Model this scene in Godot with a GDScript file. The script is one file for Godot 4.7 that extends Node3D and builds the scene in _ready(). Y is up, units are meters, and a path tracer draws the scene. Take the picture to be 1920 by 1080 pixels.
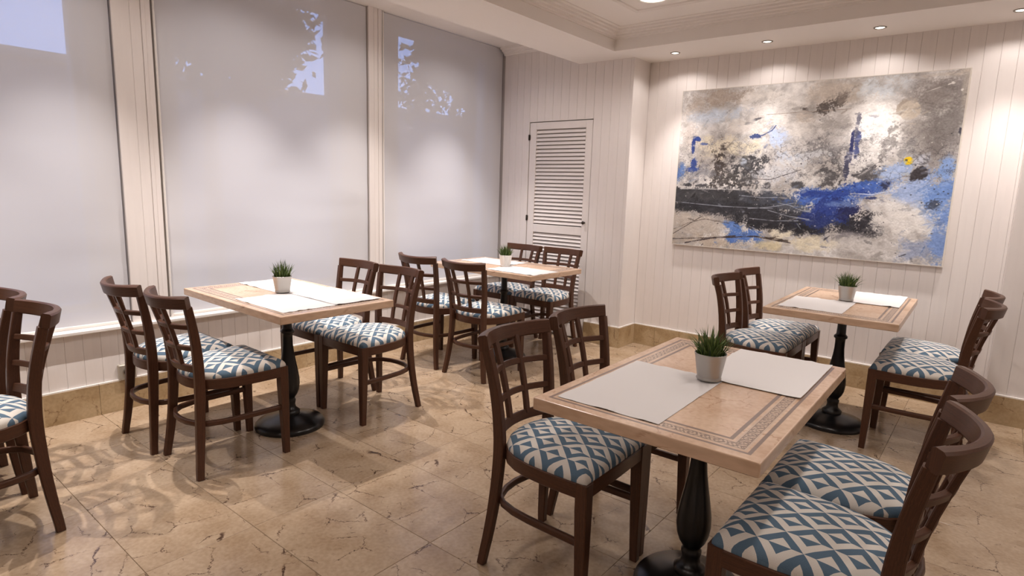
extends Node3D
# A breakfast room: marble tables, dark lattice-back chairs, roller blinds, panelled walls and a large abstract painting.

const LEFT := -3.881      # face of the window wall
const BACK := -4.865      # face of the painting wall
const DOORZ := -4.5865    # face of the wall with the louvred door
const PIERX := -2.4925    # corner between the two
const PILX := 0.045       # left edge of the pilaster on the right
const PILZ := -4.70
const SOFF := 2.444       # underside of the lowered ceiling
const RECESS := 2.67      # ceiling above the blinds
const TRAYX0 := -2.535
const TRAYZ0 := -4.32
const TRAYX1 := 2.3
const TRAYZ1 := 2.3
const ROOMX := 3.4
const ROOMZ := 3.4
const TABLE_H := 0.75

var used := {}
var M := {}
var rng := RandomNumberGenerator.new()

# ------------------------------------------------------------------ mesh builder
class MB:
	var v := PackedVector3Array()
	var uv := PackedVector2Array()
	var g := PackedInt32Array()
	var start := 0
	func tri(a: Vector3, b: Vector3, c: Vector3, ua: Vector2, ub: Vector2, uc: Vector2, group: int) -> void:
		v.append(a); v.append(b); v.append(c)
		uv.append(ua); uv.append(ub); uv.append(uc)
		g.append(group)
	func quad(a: Vector3, b: Vector3, c: Vector3, d: Vector3, ua: Vector2, ub: Vector2, uc: Vector2, ud: Vector2, group: int) -> void:
		tri(a, b, c, ua, ub, uc, group)
		tri(a, c, d, ua, uc, ud, group)
	func begin() -> void:
		start = v.size()
	func close() -> void:
		# closed shapes: turn all faces outwards (clockwise fronts)
		var o := v[start]
		var vol := 0.0
		for i in range(start, v.size(), 3):
			vol += (v[i] - o).dot((v[i + 1] - o).cross(v[i + 2] - o))
		if vol > 0.0:
			for i in range(start, v.size(), 3):
				var t := v[i]; v[i] = v[i + 1]; v[i + 1] = t
				var q := uv[i]; uv[i] = uv[i + 1]; uv[i + 1] = q
	func loft(rings: Array, mode: String, caps := true, loop := false) -> void:
		# rings of equal point counts; mode: flat, smooth, sides (smooth along the rings, hard between sides)
		begin()
		var n: int = rings[0].size()
		var m: int = rings.size()
		var along := 0.0
		for j in (m if loop else m - 1):
			var r0: PackedVector3Array = rings[j]
			var r1: PackedVector3Array = rings[(j + 1) % m]
			var c0 := Vector3.ZERO
			var c1 := Vector3.ZERO
			for i in n:
				c0 += r0[i]; c1 += r1[i]
			var step := (c1 - c0).length() / n
			var around := 0.0
			for i in n:
				var k := (i + 1) % n
				var w := r0[i].distance_to(r0[k])
				var gr := -1
				if mode == "smooth": gr = 1
				elif mode == "sides": gr = i + 1
				elif mode == "rings": gr = j + 1
				quad(r0[i], r0[k], r1[k], r1[i], Vector2(around, along), Vector2(around + w, along), Vector2(around + w, along + step), Vector2(around, along + step), gr)
				around += w
			along += step
		if caps and not loop:
			for e in [0, m - 1]:
				var r: PackedVector3Array = rings[e]
				var c := Vector3.ZERO
				for i in n: c += r[i]
				c /= n
				for i in n:
					var k := (i + 1) % n
					var p0 := r[i]; var p1 := r[k]
					var ta := Vector2(p0.x - c.x, p0.z - c.z); var tb := Vector2(p1.x - c.x, p1.z - c.z)
					if e == 0: tri(c, p1, p0, Vector2.ZERO, tb, ta, 90)
					else: tri(c, p0, p1, Vector2.ZERO, ta, tb, 91)
		close()
	func lathe(profile: Array, sides: int, mode := "smooth", at := Vector3.ZERO, flute := 0.0) -> void:
		var rings := []
		for p in profile:
			var r := PackedVector3Array()
			for i in sides:
				var a := TAU * i / sides
				var rr: float = p[1] * (1.0 + (flute if i % 2 == 0 else -flute))
				r.append(at + Vector3(cos(a) * rr, p[0], sin(a) * rr))
			rings.append(r)
		loft(rings, mode)
	func box(lo: Vector3, hi: Vector3, b := 0.0) -> void:
		if b <= 0.0:
			var r0 := PackedVector3Array([Vector3(lo.x, lo.y, lo.z), Vector3(hi.x, lo.y, lo.z), Vector3(hi.x, lo.y, hi.z), Vector3(lo.x, lo.y, hi.z)])
			var r1 := PackedVector3Array([Vector3(lo.x, hi.y, lo.z), Vector3(hi.x, hi.y, lo.z), Vector3(hi.x, hi.y, hi.z), Vector3(lo.x, hi.y, hi.z)])
			loft([r0, r1], "flat")
			return
		var rings := []
		for e in [[lo.y, b], [lo.y + b, 0.0], [hi.y - b, 0.0], [hi.y, b]]:
			var i: float = e[1]
			var x0 := lo.x + i; var x1 := hi.x - i; var z0 := lo.z + i; var z1 := hi.z - i
			rings.append(PackedVector3Array([Vector3(x0 + b, e[0], z0), Vector3(x1 - b, e[0], z0), Vector3(x1, e[0], z0 + b), Vector3(x1, e[0], z1 - b), Vector3(x1 - b, e[0], z1), Vector3(x0 + b, e[0], z1), Vector3(x0, e[0], z1 - b), Vector3(x0, e[0], z0 + b)]))
		loft(rings, "flat")
	func sweep(pts: Array, sides: Array, profile: PackedVector2Array, mode := "sides", loop := false, scales := []) -> void:
		# pts: centres; sides: per point the direction of the profile's x; its y is across both
		var rings := []
		var n := pts.size()
		for j in n:
			var a: Vector3 = pts[(j - 1 + n) % n] if loop or j > 0 else pts[0]
			var b: Vector3 = pts[(j + 1) % n] if loop or j < n - 1 else pts[n - 1]
			var t := (b - a).normalized()
			var x: Vector3 = sides[j]
			x = (x - t * x.dot(t)).normalized()
			var y := t.cross(x)
			var r := PackedVector3Array()
			var s: Vector2 = scales[j] if scales.size() > j else Vector2.ONE
			for p in profile:
				r.append(pts[j] + x * p.x * s.x + y * p.y * s.y)
			rings.append(r)
		loft(rings, mode, true, loop)
	func mesh() -> ArrayMesh:
		var st := SurfaceTool.new()
		st.begin(Mesh.PRIMITIVE_TRIANGLES)
		for i in g.size():
			st.set_smooth_group(g[i])
			for k in 3:
				st.set_uv(uv[i * 3 + k])
				st.add_vertex(v[i * 3 + k])
		st.generate_normals()
		st.index()
		return st.commit()

func rect_profile(w: float, h: float, b: float) -> PackedVector2Array:
	var x := w / 2.0; var y := h / 2.0
	return PackedVector2Array([Vector2(-x + b, -y), Vector2(x - b, -y), Vector2(x, -y + b), Vector2(x, y - b), Vector2(x - b, y), Vector2(-x + b, y), Vector2(-x, y - b), Vector2(-x, -y + b)])

func round_profile(w: float, h: float, n := 12) -> PackedVector2Array:
	var r := PackedVector2Array()
	for i in n:
		var a := TAU * i / n
		var c := cos(a); var s := sin(a)
		r.append(Vector2(sign(c) * pow(absf(c), 0.6) * w / 2.0, sign(s) * pow(absf(s), 0.6) * h / 2.0))
	return r

func boxmesh(lo: Vector3, hi: Vector3, b := 0.0) -> ArrayMesh:
	var m := MB.new(); m.box(lo, hi, b); return m.mesh()

# ------------------------------------------------------------------ nodes
func numbered(called: String) -> String:
	if not used.has(called):
		used[called] = 0
		return called
	used[called] += 1
	return "%s_%03d" % [called, used[called]]

func thing(called: String, label: String, category: String, at := Vector3.ZERO, turn := 0.0, group := "") -> Node3D:
	var o := Node3D.new()
	o.name = numbered(called)
	add_child(o)
	o.position = at
	o.rotation.y = turn
	o.set_meta("label", label)
	o.set_meta("category", category)
	if group != "": o.set_meta("group", group)
	return o

func struct(called: String) -> Node3D:
	var o := Node3D.new()
	o.name = called
	add_child(o)
	o.set_meta("kind", "structure")
	return o

func part(called: String, mesh: Mesh, mat: Material, parent: Node, at := Vector3.ZERO, turn := 0.0) -> MeshInstance3D:
	var o := MeshInstance3D.new()
	o.name = called
	o.mesh = mesh
	o.material_override = mat
	parent.add_child(o, true)
	o.position = at
	o.rotation.y = turn
	return o

func copy_of(src: Node3D, called: String, label: String, at: Vector3, turn: float, group := "") -> Node3D:
	var o: Node3D = src.duplicate()
	o.name = numbered(called)
	add_child(o)
	o.position = at
	o.rotation.y = turn
	o.set_meta("label", label)
	if group != "": o.set_meta("group", group)
	return o

# ------------------------------------------------------------------ textures and materials
func noise_bytes(w: int, h: int, freq: float, octaves: int, seed_: int, type := FastNoiseLite.TYPE_SIMPLEX_SMOOTH, warp := 0.0, warp_freq := 0.02) -> PackedByteArray:
	var n := FastNoiseLite.new()
	n.seed = seed_
	n.noise_type = type
	n.frequency = freq
	if octaves > 1:
		n.fractal_type = FastNoiseLite.FRACTAL_FBM
		n.fractal_octaves = octaves
	else:
		n.fractal_type = FastNoiseLite.FRACTAL_NONE
	if type == FastNoiseLite.TYPE_CELLULAR:
		n.cellular_return_type = FastNoiseLite.RETURN_DISTANCE2_SUB
		n.cellular_distance_function = FastNoiseLite.DISTANCE_EUCLIDEAN
		n.cellular_jitter = 1.0
	if warp > 0.0:
		n.domain_warp_enabled = true
		n.domain_warp_type = FastNoiseLite.DOMAIN_WARP_SIMPLEX
		n.domain_warp_amplitude = warp
		n.domain_warp_frequency = warp_freq
		n.domain_warp_fractal_type = FastNoiseLite.DOMAIN_WARP_FRACTAL_PROGRESSIVE
		n.domain_warp_fractal_octaves = 3
	var im := n.get_image(w, h, false, false, true)
	im.convert(Image.FORMAT_L8)
	return im.get_data()

func tex_of(data: PackedByteArray, w: int, h: int) -> ImageTexture:
	var im := Image.create_from_data(w, h, false, Image.FORMAT_RGB8, data)
	im.generate_mipmaps()
	return ImageTexture.create_from_image(im)

func grey_tex(data: PackedByteArray, w: int, h: int) -> ImageTexture:
	return ImageTexture.create_from_image(Image.create_from_data(w, h, false, Image.FORMAT_L8, data))

func put(d: PackedByteArray, i: int, c: Color) -> void:
	d[i] = int(clampf(c.r, 0, 1) * 255.0); d[i + 1] = int(clampf(c.g, 0, 1) * 255.0); d[i + 2] = int(clampf(c.b, 0, 1) * 255.0)

func marble_data(w: int, h: int, ppm: float, seed_: int, light: Color, dark: Color, vein: Color, pale: Color, vein_share: float) -> PackedByteArray:
	# ppm: pixels per metre
	var cloud := noise_bytes(w, h, 4.0 / ppm, 4, seed_, FastNoiseLite.TYPE_SIMPLEX_SMOOTH, 0.05 * ppm, 6.0 / ppm)
	var fine := noise_bytes(w, h, 45.0 / ppm, 3, seed_ + 1)
	var net := noise_bytes(w, h, 5.2 / ppm, 1, seed_ + 2, FastNoiseLite.TYPE_CELLULAR, 0.055 * ppm, 9.0 / ppm)
	var net2 := noise_bytes(w, h, 17.0 / ppm, 1, seed_ + 3, FastNoiseLite.TYPE_CELLULAR, 0.02 * ppm, 30.0 / ppm)
	var mask := noise_bytes(w, h, 5.0 / ppm, 2, seed_ + 4)
	var mask2 := noise_bytes(w, h, 11.0 / ppm, 2, seed_ + 5)
	var d := PackedByteArray(); d.resize(w * h * 3)
	for p in w * h:
		var c := light.lerp(dark, clampf((cloud[p] / 255.0 - 0.3) * 1.5, 0, 1))
		var f := (fine[p] / 255.0 - 0.5) * 0.08
		c.r += f; c.g += f; c.b += f
		var m1 := clampf((mask[p] / 255.0 - 0.42) * 5.0, 0, 1)
		var v1 := clampf(1.35 - net[p] / 3.2, 0, 1) * m1
		var m2 := clampf((mask2[p] / 255.0 - 0.70) * 8.0, 0, 1)
		var v2 := clampf(1.0 - net2[p] / 11.0, 0, 1) * m2 * 0.8
		var pl := clampf(1.0 - absf(net[p] - 40.0) / 8.0, 0, 1) * clampf((mask2[p] / 255.0 - 0.6) * 4.0, 0, 1)
		c = c.lerp(pale, pl * 0.25)
		c = c.lerp(vein, clampf(maxf(v1, v2) * vein_share, 0, 1))
		put(d, p * 3, c)
	return d

func plain(color: Color, rough := 0.6, metal := 0.0) -> StandardMaterial3D:
	var m := StandardMaterial3D.new()
	m.albedo_color = color
	m.roughness = rough
	m.metallic = metal
	return m

func s8(r: int, g: int, b: int) -> Color:
	return Color(r / 255.0, g / 255.0, b / 255.0)

func make_materials() -> void:
	# painted timber: faint brush grain
	var pw := 256
	var br := noise_bytes(pw, pw, 0.02, 3, 5)
	var pd := PackedByteArray(); pd.resize(pw * pw * 3)
	for p in pw * pw:
		var f := 0.985 + br[p] / 255.0 * 0.015
		put(pd, p * 3, Color(f, f, f))
	var paint_tex := tex_of(pd, pw, pw)
	var paint := plain(s8(236, 229, 225), 0.45)
	paint.albedo_texture = paint_tex
	paint.uv1_triplanar = true
	paint.uv1_scale = Vector3(2.0, 0.5, 2.0)
	M.paint = paint
	var ceil := plain(s8(243, 238, 234), 0.85)
	M.ceiling = ceil
	M.groove = plain(s8(190, 182, 176), 0.8)
	M.trim = plain(s8(236, 231, 226), 0.4)
	# floor marble
	var fw := 1408
	var ft := tex_of(marble_data(fw, fw, 704.0, 11, s8(178, 156, 131), s8(157, 133, 107), s8(68, 49, 38), s8(200, 183, 159), 0.92), fw, fw)
	var floor_m := plain(Color.WHITE, 0.2)
	floor_m.albedo_texture = ft
	M.floor = floor_m
	var base_m := plain(s8(222, 214, 200), 0.3)
	base_m.albedo_texture = tex_of(marble_data(512, 512, 512.0, 71, s8(220, 201, 172), s8(192, 168, 134), s8(120, 90, 62), s8(230, 214, 188), 0.6), 512, 512)
	M.base = base_m
	M.grout = plain(s8(150, 128, 104), 0.9)
	M.table = make_table_material()
	# stained beech
	var ww := 256; var wh := 512
	var g1 := noise_bytes(ww, wh, 0.05, 3, 31)
	var streak := FastNoiseLite.new(); streak.seed = 8; streak.frequency = 0.09
	var wd := PackedByteArray(); wd.resize(ww * wh * 3)
	for y in wh:
		for x in ww:
			var p := y * ww + x
			var s := streak.get_noise_2d(x * 1.6 + g1[p] * 0.05, y * 0.05) * 0.5 + 0.5
			var c := s8(60, 38, 27).lerp(s8(95, 61, 43), clampf(s * 0.9 + g1[p] / 255.0 * 0.2, 0, 1))
			put(wd, p * 3, c)
	var wood := plain(Color.WHITE, 0.38)
	wood.albedo_texture = tex_of(wd, ww, wh)
	wood.metallic_specular = 0.4
	wood.uv1_scale = Vector3(8.0, 2.0, 1.0)
	M.wood = wood
	# seat cloth: diamonds with a counterchanged heart, teal blue and cream
	var cw := 512
	var wv := noise_bytes(cw, cw, 0.25, 2, 17)
	var cd := PackedByteArray(); cd.resize(cw * cw * 3)
	var blue := s8(84, 108, 128); var cream := s8(218, 212, 203)
	for y in cw:
		for x in cw:
			# one texture square holds 2 x 2 diamonds (diagonals along x and z)
			var u := x / float(cw) * 2.0; var w := y / float(cw) * 2.0
			var fu := u - roundf(u); var fw2 := w - roundf(w)
			if absf(fu) + absf(fw2) > 0.5:
				fu = u - floorf(u) - 0.5; fw2 = w - floorf(w) - 0.5
			var d := absf(fu) + absf(fw2)
			var is_blue := (fu > 0.0) != (d < 0.25)
			var c := blue if is_blue else cream
			var t := ((x % 4) / 4.0 + (y % 4) / 4.0 - 0.75) * 0.04 + (wv[y * cw + x] / 255.0 - 0.5) * 0.08
			put(cd, (y * cw + x) * 3, Color(c.r + t, c.g + t, c.b + t))
	var cloth := plain(Color.WHITE, 0.85)
	cloth.albedo_texture = tex_of(cd, cw, cw)
	cloth.uv1_scale = Vector3(1.0 / 0.218, 1.0 / 0.222, 1.0)
	M.cloth = cloth
	M.iron = plain(s8(20, 19, 20), 0.28)
	M.paper = plain(s8(214, 210, 208), 0.75)
	M.zinc = plain(s8(176, 173, 169), 0.42, 0.85)
	M.white_pot = plain(s8(224, 221, 218), 0.4)
	M.soil = plain(s8(40, 32, 22), 0.95)
	M.steel = plain(s8(150, 145, 138), 0.35, 0.9)
	M.dark_metal = plain(s8(58, 50, 44), 0.4, 0.6)
	M.socket = plain(s8(176, 168, 156), 0.45, 0.3)
	M.socket_dark = plain(s8(52, 46, 40), 0.5)
	M.canvas_edge = plain(s8(214, 206, 196), 0.8)
	var grass := plain(Color.WHITE, 0.55)
	grass.vertex_color_use_as_albedo = true
	grass.backlight_enabled = true
	grass.backlight = Color(0.25, 0.3, 0.1)
	M.grass = grass
	var leaf := plain(s8(52, 62, 44), 0.7)
	leaf.backlight_enabled = true
	leaf.backlight = Color(0.2, 0.25, 0.1)
	M.leaf = leaf
	M.bark = plain(s8(70, 60, 52), 0.9)
	# blind: open screen cloth that lets the view through
	var screen := plain(Color(0.885, 0.885, 0.905, 0.84), 0.9)
	screen.transparency = BaseMaterial3D.TRANSPARENCY_ALPHA
	screen.cull_mode = BaseMaterial3D.CULL_DISABLED
	M.screen = screen
	var glass := plain(Color(0.9, 0.95, 0.95, 0.08), 0.02)
	glass.transparency = BaseMaterial3D.TRANSPARENCY_ALPHA
	M.glass = glass
	M.frame = plain(s8(196, 186, 172), 0.5)
	M.render = plain(s8(128, 120, 112), 0.9)
	M.asphalt = plain(s8(84, 82, 80), 0.95)
	var lens := plain(Color.WHITE, 0.3)
	lens.emission_enabled = true
	lens.emission = Color(1.0, 0.96, 0.9)
	lens.emission_energy_multiplier = 3.0
	M.lens = lens

func make_table_material() -> StandardMaterial3D:
	# polished rosy marble with an inlaid border: two dark fillets and a band of scrollwork
	var w := 650; var h := 1030
	var d := marble_data(w, h, 1000.0, 201, s8(212, 182, 156), s8(190, 156, 128), s8(140, 100, 74), s8(226, 204, 182), 0.5)
	var line := s8(112, 96, 90); var band := s8(198, 175, 154); var scroll := s8(118, 100, 92)
	for y in h:
		for x in w:
			var dx := mini(x, w - 1 - x); var dy := mini(y, h - 1 - y)
			var e := mini(dx, dy)
			if e < 32 or e > 105: continue
			var c := Color(-1, 0, 0)
			if e < 42 or e > 94: c = line
			elif e >= 54 and e <= 82:
				# scrolls: running rings with leaves between
				var along := float(y if dx < dy else x)
				var across := (e - 68) / 14.0
				var ph := fposmod(along, 34.0) / 17.0 - 1.0
				var ring := sqrt(ph * ph * 1.5 + across * across)
				var curl := sin(along * 0.46 + 2.1 * sin(across * 3.2 + along * 0.09)) + 0.7 * sin(along * 0.21 - across * 4.6)
				if absf(ring - 0.8) < 0.11 or ring < 0.22 or (ring > 0.34 and curl > 0.25) or absf(absf(across) - 1.0) < 0.08: c = scroll
				else: c = band
			elif (e > 48 and e < 54) or (e > 82 and e < 88): c = band
			if c.r >= 0.0:
				var i := (y * w + x) * 3
				var base := Color(d[i] / 255.0, d[i + 1] / 255.0, d[i + 2] / 255.0)
				put(d, i, c.lerp(base, 0.22))
	var m := plain(Color.WHITE, 0.24)
	m.albedo_texture = tex_of(d, w, h)
	return m

# ------------------------------------------------------------------ the painting's picture
var PW := 960
var PH := 640
var pr := PackedFloat32Array()
var pg := PackedFloat32Array()
var pb := PackedFloat32Array()
var pn: Array = []

func dab(u: float, v: float, ru: float, rv: float, deg: float, c: Color, op: float, rough := 0.5, soft := 0.4, lay := 0) -> void:
	var cx := u * PW; var cy := v * PH
	var rx := ru * PW; var ry := rv * PW
	var reach := maxf(rx, ry) * (1.0 + rough * 0.5)
	var ca := cos(deg_to_rad(deg)); var sa := sin(deg_to_rad(deg))
	var n1: PackedByteArray = pn[lay % pn.size()]
	var n2: PackedByteArray = pn[3]
	for y in range(maxi(0, int(cy - reach)), mini(PH, int(cy + reach) + 1)):
		for x in range(maxi(0, int(cx - reach)), mini(PW, int(cx + reach) + 1)):
			var dx := x - cx; var dy := y - cy
			var ex := (dx * ca + dy * sa) / rx; var ey := (-dx * sa + dy * ca) / ry
			var p := y * PW + x
			var k := sqrt(ex * ex + ey * ey) + (n1[p] / 255.0 - 0.5) * rough * 1.6 + (n2[p] / 255.0 - 0.5) * rough * 0.9
			var a := clampf((1.0 - k) / soft, 0, 1) * op
			if a <= 0.0: continue
			pr[p] += (c.r - pr[p]) * a; pg[p] += (c.g - pg[p]) * a; pb[p] += (c.b - pb[p]) * a

func stroke(pts: Array, width: float, c: Color, op: float, rough := 0.3) -> void:
	for i in pts.size() - 1:
		var a: Vector2 = pts[i]; var b: Vector2 = pts[i + 1]
		var n := maxi(2, int(a.distance_to(b) * PW / (width * PW * 0.7)))
		for k in n:
			var q := a.lerp(b, k / float(n))
			dab(q.x, q.y, width, width, 0, c, op, rough, 0.5)

func make_painting_material() -> StandardMaterial3D:
	pn = [noise_bytes(PW, PH, 0.012, 5, 401), noise_bytes(PW, PH, 0.03, 4, 402, FastNoiseLite.TYPE_SIMPLEX_SMOOTH, 20.0, 0.02), noise_bytes(PW, PH, 0.006, 4, 403, FastNoiseLite.TYPE_SIMPLEX_SMOOTH, 40.0, 0.01), noise_bytes(PW, PH, 0.11, 3, 404)]
	pr.resize(PW * PH); pg.resize(PW * PH); pb.resize(PW * PH)
	var ground_a := s8(170, 164, 160); var ground_b := s8(222, 219, 217)
	for p in PW * PH:
		var t: float = clampf((pn[2][p] / 255.0 - 0.3) * 1.8 + (pn[1][p] / 255.0 - 0.5) * 0.6, 0, 1)
		var c := ground_a.lerp(ground_b, t)
		pr[p] = c.r; pg[p] = c.g; pb[p] = c.b
	var black := s8(38, 38, 44); var deep := s8(36, 58, 128); var blue := s8(74, 110, 178); var sky := s8(168, 184, 212)
	var white := s8(228, 224, 219); var creamy := s8(222, 212, 190); var taupe := s8(158, 142, 128); var grey := s8(134, 130, 130)
	# upper field
	dab(0.18, 0.06, 0.17, 0.05, -4, taupe, 0.8, 0.8, 0.6)
	dab(0.05, 0.14, 0.07, 0.10, 0, s8(190, 178, 168), 0.6, 0.8, 0.8)
	dab(0.40, 0.10, 0.17, 0.075, -14, s8(238, 234, 230), 0.95, 0.7, 0.6)
	dab(0.33, 0.06, 0.08, 0.03, -8, s8(226, 220, 214), 0.8, 1.0, 0.6)
	dab(0.61, 0.08, 0.12, 0.055, 0, s8(198, 186, 174), 0.85, 0.4, 0.4)
	dab(0.76, 0.07, 0.10, 0.05, -6, s8(216, 222, 228), 0.9, 0.8, 0.6)
	dab(0.93, 0.12, 0.12, 0.075, -4, s8(142, 134, 130), 0.95, 0.5, 0.5)
	dab(0.955, 0.30, 0.09, 0.17, 8, s8(136, 130, 128), 0.9, 0.5, 0.6)
	dab(0.99, 0.015, 0.16, 0.010, -2, s8(198, 188, 176), 0.8, 0.4, 0.5)
	dab(0.995, 0.10, 0.012, 0.08, 0, s8(190, 180, 168), 0.6, 0.5, 0.5)
	dab(0.15, 0.17, 0.15, 0.040, -4, s8(192, 202, 216), 0.85, 0.8, 0.6)
	dab(0.10, 0.25, 0.12, 0.04, 3, s8(220, 216, 214), 0.7, 0.9, 0.7)
	dab(0.25, 0.24, 0.10, 0.04, -10, s8(206, 198, 190), 0.8, 0.9, 0.6)
	dab(0.44, 0.25, 0.22, 0.06, 2, s8(230, 225, 220), 0.85, 0.9, 0.7)
	dab(0.75, 0.25, 0.13, 0.10, 0, s8(236, 233, 229), 0.95, 0.9, 0.6)
	dab(0.70, 0.17, 0.10, 0.04, -8, s8(220, 216, 212), 0.8, 1.0, 0.6)
	dab(0.17, 0.36, 0.09, 0.055, 0, creamy, 0.9, 0.9, 0.5)
	dab(0.29, 0.37, 0.08, 0.05, 0, creamy, 0.9, 0.9, 0.5)
	dab(0.04, 0.30, 0.05, 0.08, 0, s8(188, 176, 168), 0.6, 0.8, 0.7)
	dab(0.41, 0.31, 0.05, 0.06, -30, s8(182, 198, 228), 0.95, 0.7, 0.5)
	dab(0.59, 0.135, 0.055, 0.026, -24, s8(94, 86, 82), 0.95, 1.1, 0.45)
	dab(0.63, 0.10, 0.03, 0.02, -40, s8(140, 130, 122), 0.7, 1.1, 0.6)
	dab(0.50, 0.155, 0.018, 0.008, 25, s8(86, 78, 74), 0.9, 1.0, 0.5)
	stroke([Vector2(0.36, 0.174), Vector2(0.66, 0.166)], 0.0018, s8(160, 146, 134), 0.8)
	dab(0.50, 0.20, 0.06, 0.02, 0, s8(204, 192, 180), 0.7, 0.8, 0.6)
	dab(0.835, 0.175, 0.034, 0.034, 0, s8(176, 162, 146), 0.8, 0.15, 0.12)
	dab(0.843, 0.190, 0.034, 0.034, 0, s8(214, 203, 188), 0.95, 0.15, 0.12)
	dab(0.60, 0.24, 0.05, 0.03, 10, s8(150, 144, 140), 0.55, 1.3, 0.6)
	# ridges of scraped grey and black
	dab(0.50, 0.36, 0.14, 0.05, -8, s8(206, 202, 200), 0.7, 1.1, 0.6, 1)
	dab(0.59, 0.39, 0.12, 0.05, -18, s8(120, 118, 120), 0.85, 1.2, 0.5, 1)
	dab(0.50, 0.44, 0.10, 0.03, -10, s8(222, 224, 228), 0.85, 1.1, 0.5, 1)
	dab(0.63, 0.34, 0.05, 0.03, -20, s8(206, 202, 200), 0.8, 1.0, 0.5, 1)
	dab(0.44, 0.42, 0.05, 0.02, 0, s8(196, 206, 224), 0.7, 0.9, 0.6, 1)
	dab(0.31, 0.48, 0.08, 0.05, 0, s8(66, 66, 70), 0.95, 1.2, 0.4, 1)
	dab(0.29, 0.56, 0.10, 0.035, 0, s8(70, 70, 72), 0.9, 1.4, 0.4, 1)
	dab(0.18, 0.50, 0.030, 0.09, 4, s8(70, 62, 58), 0.95, 1.1, 0.4, 1)
	dab(0.21, 0.57, 0.07, 0.03, 0, s8(84, 80, 78), 0.9, 1.4, 0.4, 1)
	dab(0.09, 0.52, 0.09, 0.03, 0, s8(150, 150, 156), 0.8, 1.4, 0.5, 1)
	dab(0.42, 0.53, 0.10, 0.04, -4, s8(212, 213, 218), 0.9, 1.1, 0.5, 1)
	dab(0.615, 0.53, 0.065, 0.042, -30, s8(84, 82, 84), 0.95, 1.2, 0.45, 1)
	dab(0.55, 0.57, 0.05, 0.022, -25, s8(226, 222, 218), 0.85, 1.1, 0.4, 1)
	dab(0.73, 0.44, 0.08, 0.04, -20, s8(216, 213, 210), 0.85, 1.1, 0.5, 1)
	dab(0.79, 0.36, 0.022, 0.07, 14, s8(142, 138, 136), 0.75, 1.3, 0.45, 1)
	dab(0.745, 0.525, 0.062, 0.032, -6, s8(86, 84, 86), 0.95, 0.8, 0.4, 1)
	dab(0.85, 0.42, 0.022, 0.05, 22, s8(150, 148, 148), 0.85, 1.3, 0.4, 1)
	dab(0.50, 0.588, 0.03, 0.018, 4, s8(70, 70, 74), 0.95, 0.4, 0.3)
	dab(0.39, 0.595, 0.014, 0.014, 4, s8(84, 84, 88), 0.95, 0.4, 0.3)
	dab(0.05, 0.60, 0.03, 0.012, 0, s8(66, 66, 70), 0.95, 0.6, 0.3)
	dab(0.11, 0.605, 0.03, 0.010, 0, s8(74, 74, 78), 0.9, 0.6, 0.3)
	dab(0.285, 0.45, 0.016, 0.016, 0, s8(200, 210, 226), 0.9, 0.7, 0.4)
	# blue tower, pillar and dashes
	dab(0.064, 0.36, 0.009, 0.045, 0, deep, 0.97, 0.5, 0.3)
	dab(0.078, 0.305, 0.018, 0.009, 16, deep, 0.97, 0.6, 0.3)
	dab(0.070, 0.46, 0.016, 0.034, -4, s8(48, 70, 138), 0.97, 0.7, 0.3)
	dab(0.072, 0.50, 0.024, 0.012, 0, s8(54, 78, 148), 0.9, 0.9, 0.3)
	dab(0.010, 0.52, 0.022, 0.045, 0, blue, 0.8, 0.8, 0.5)
	dab(0.676, 0.37, 0.006, 0.065, 0, s8(40, 46, 92), 0.95, 0.7, 0.3)
	dab(0.694, 0.36, 0.010, 0.055, 0, s8(64, 74, 124), 0.9, 1.0, 0.35)
	dab(0.686, 0.265, 0.007, 0.035, 4, s8(92, 92, 108), 0.8, 1.1, 0.35)
	dab(0.668, 0.50, 0.009, 0.055, 0, s8(56, 58, 82), 0.9, 1.1, 0.35)
	dab(0.325, 0.302, 0.030, 0.009, -4, s8(52, 66, 118), 0.97, 0.8, 0.35)
	stroke([Vector2(0.30, 0.30), Vector2(0.35, 0.298), Vector2(0.385, 0.268), Vector2(0.40, 0.24)], 0.0034, s8(64, 78, 126), 0.8, 0.9)
	dab(0.325, 0.197, 0.022, 0.005, -14, s8(84, 82, 88), 0.95, 0.6, 0.3)
	# the dark water
	dab(0.16, 0.70, 0.30, 0.060, 1, s8(56, 56, 60), 1.0, 0.3, 0.15)
	dab(0.45, 0.70, 0.17, 0.050, 3, s8(76, 80, 90), 0.95, 0.8, 0.3)
	dab(0.12, 0.68, 0.16, 0.035, 0, s8(72, 72, 74), 0.7, 0.9, 0.5)
	dab(0.10, 0.745, 0.14, 0.022, 0, s8(40, 40, 44), 0.8, 0.7, 0.5)
	dab(0.38, 0.80, 0.17, 0.045, 8, s8(46, 46, 52), 1.0, 0.7, 0.3)
	dab(0.46, 0.77, 0.12, 0.03, 0, s8(70, 76, 88), 0.8, 0.9, 0.5)
	dab(0.52, 0.845, 0.14, 0.035, -2, black, 1.0, 0.8, 0.3)
	dab(0.36, 0.84, 0.06, 0.022, 10, black, 0.95, 0.9, 0.3)
	dab(0.74, 0.79, 0.105, 0.048, -4, s8(44, 42, 48), 1.0, 1.0, 0.35)
	dab(0.77, 0.835, 0.07, 0.032, 0, s8(92, 90, 92), 0.85, 1.1, 0.4)
	dab(0.28, 0.755, 0.30, 0.040, 5, s8(50, 50, 56), 0.9, 0.6, 0.3)
	dab(0.70, 0.80, 0.14, 0.050, -2, s8(44, 44, 52), 0.95, 0.9, 0.35)
	dab(0.60, 0.66, 0.16, 0.042, -4, s8(70, 104, 184), 0.97, 0.6, 0.4)
	dab(0.74, 0.60, 0.14, 0.034, -12, s8(62, 96, 178), 0.95, 0.8, 0.4)
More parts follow.
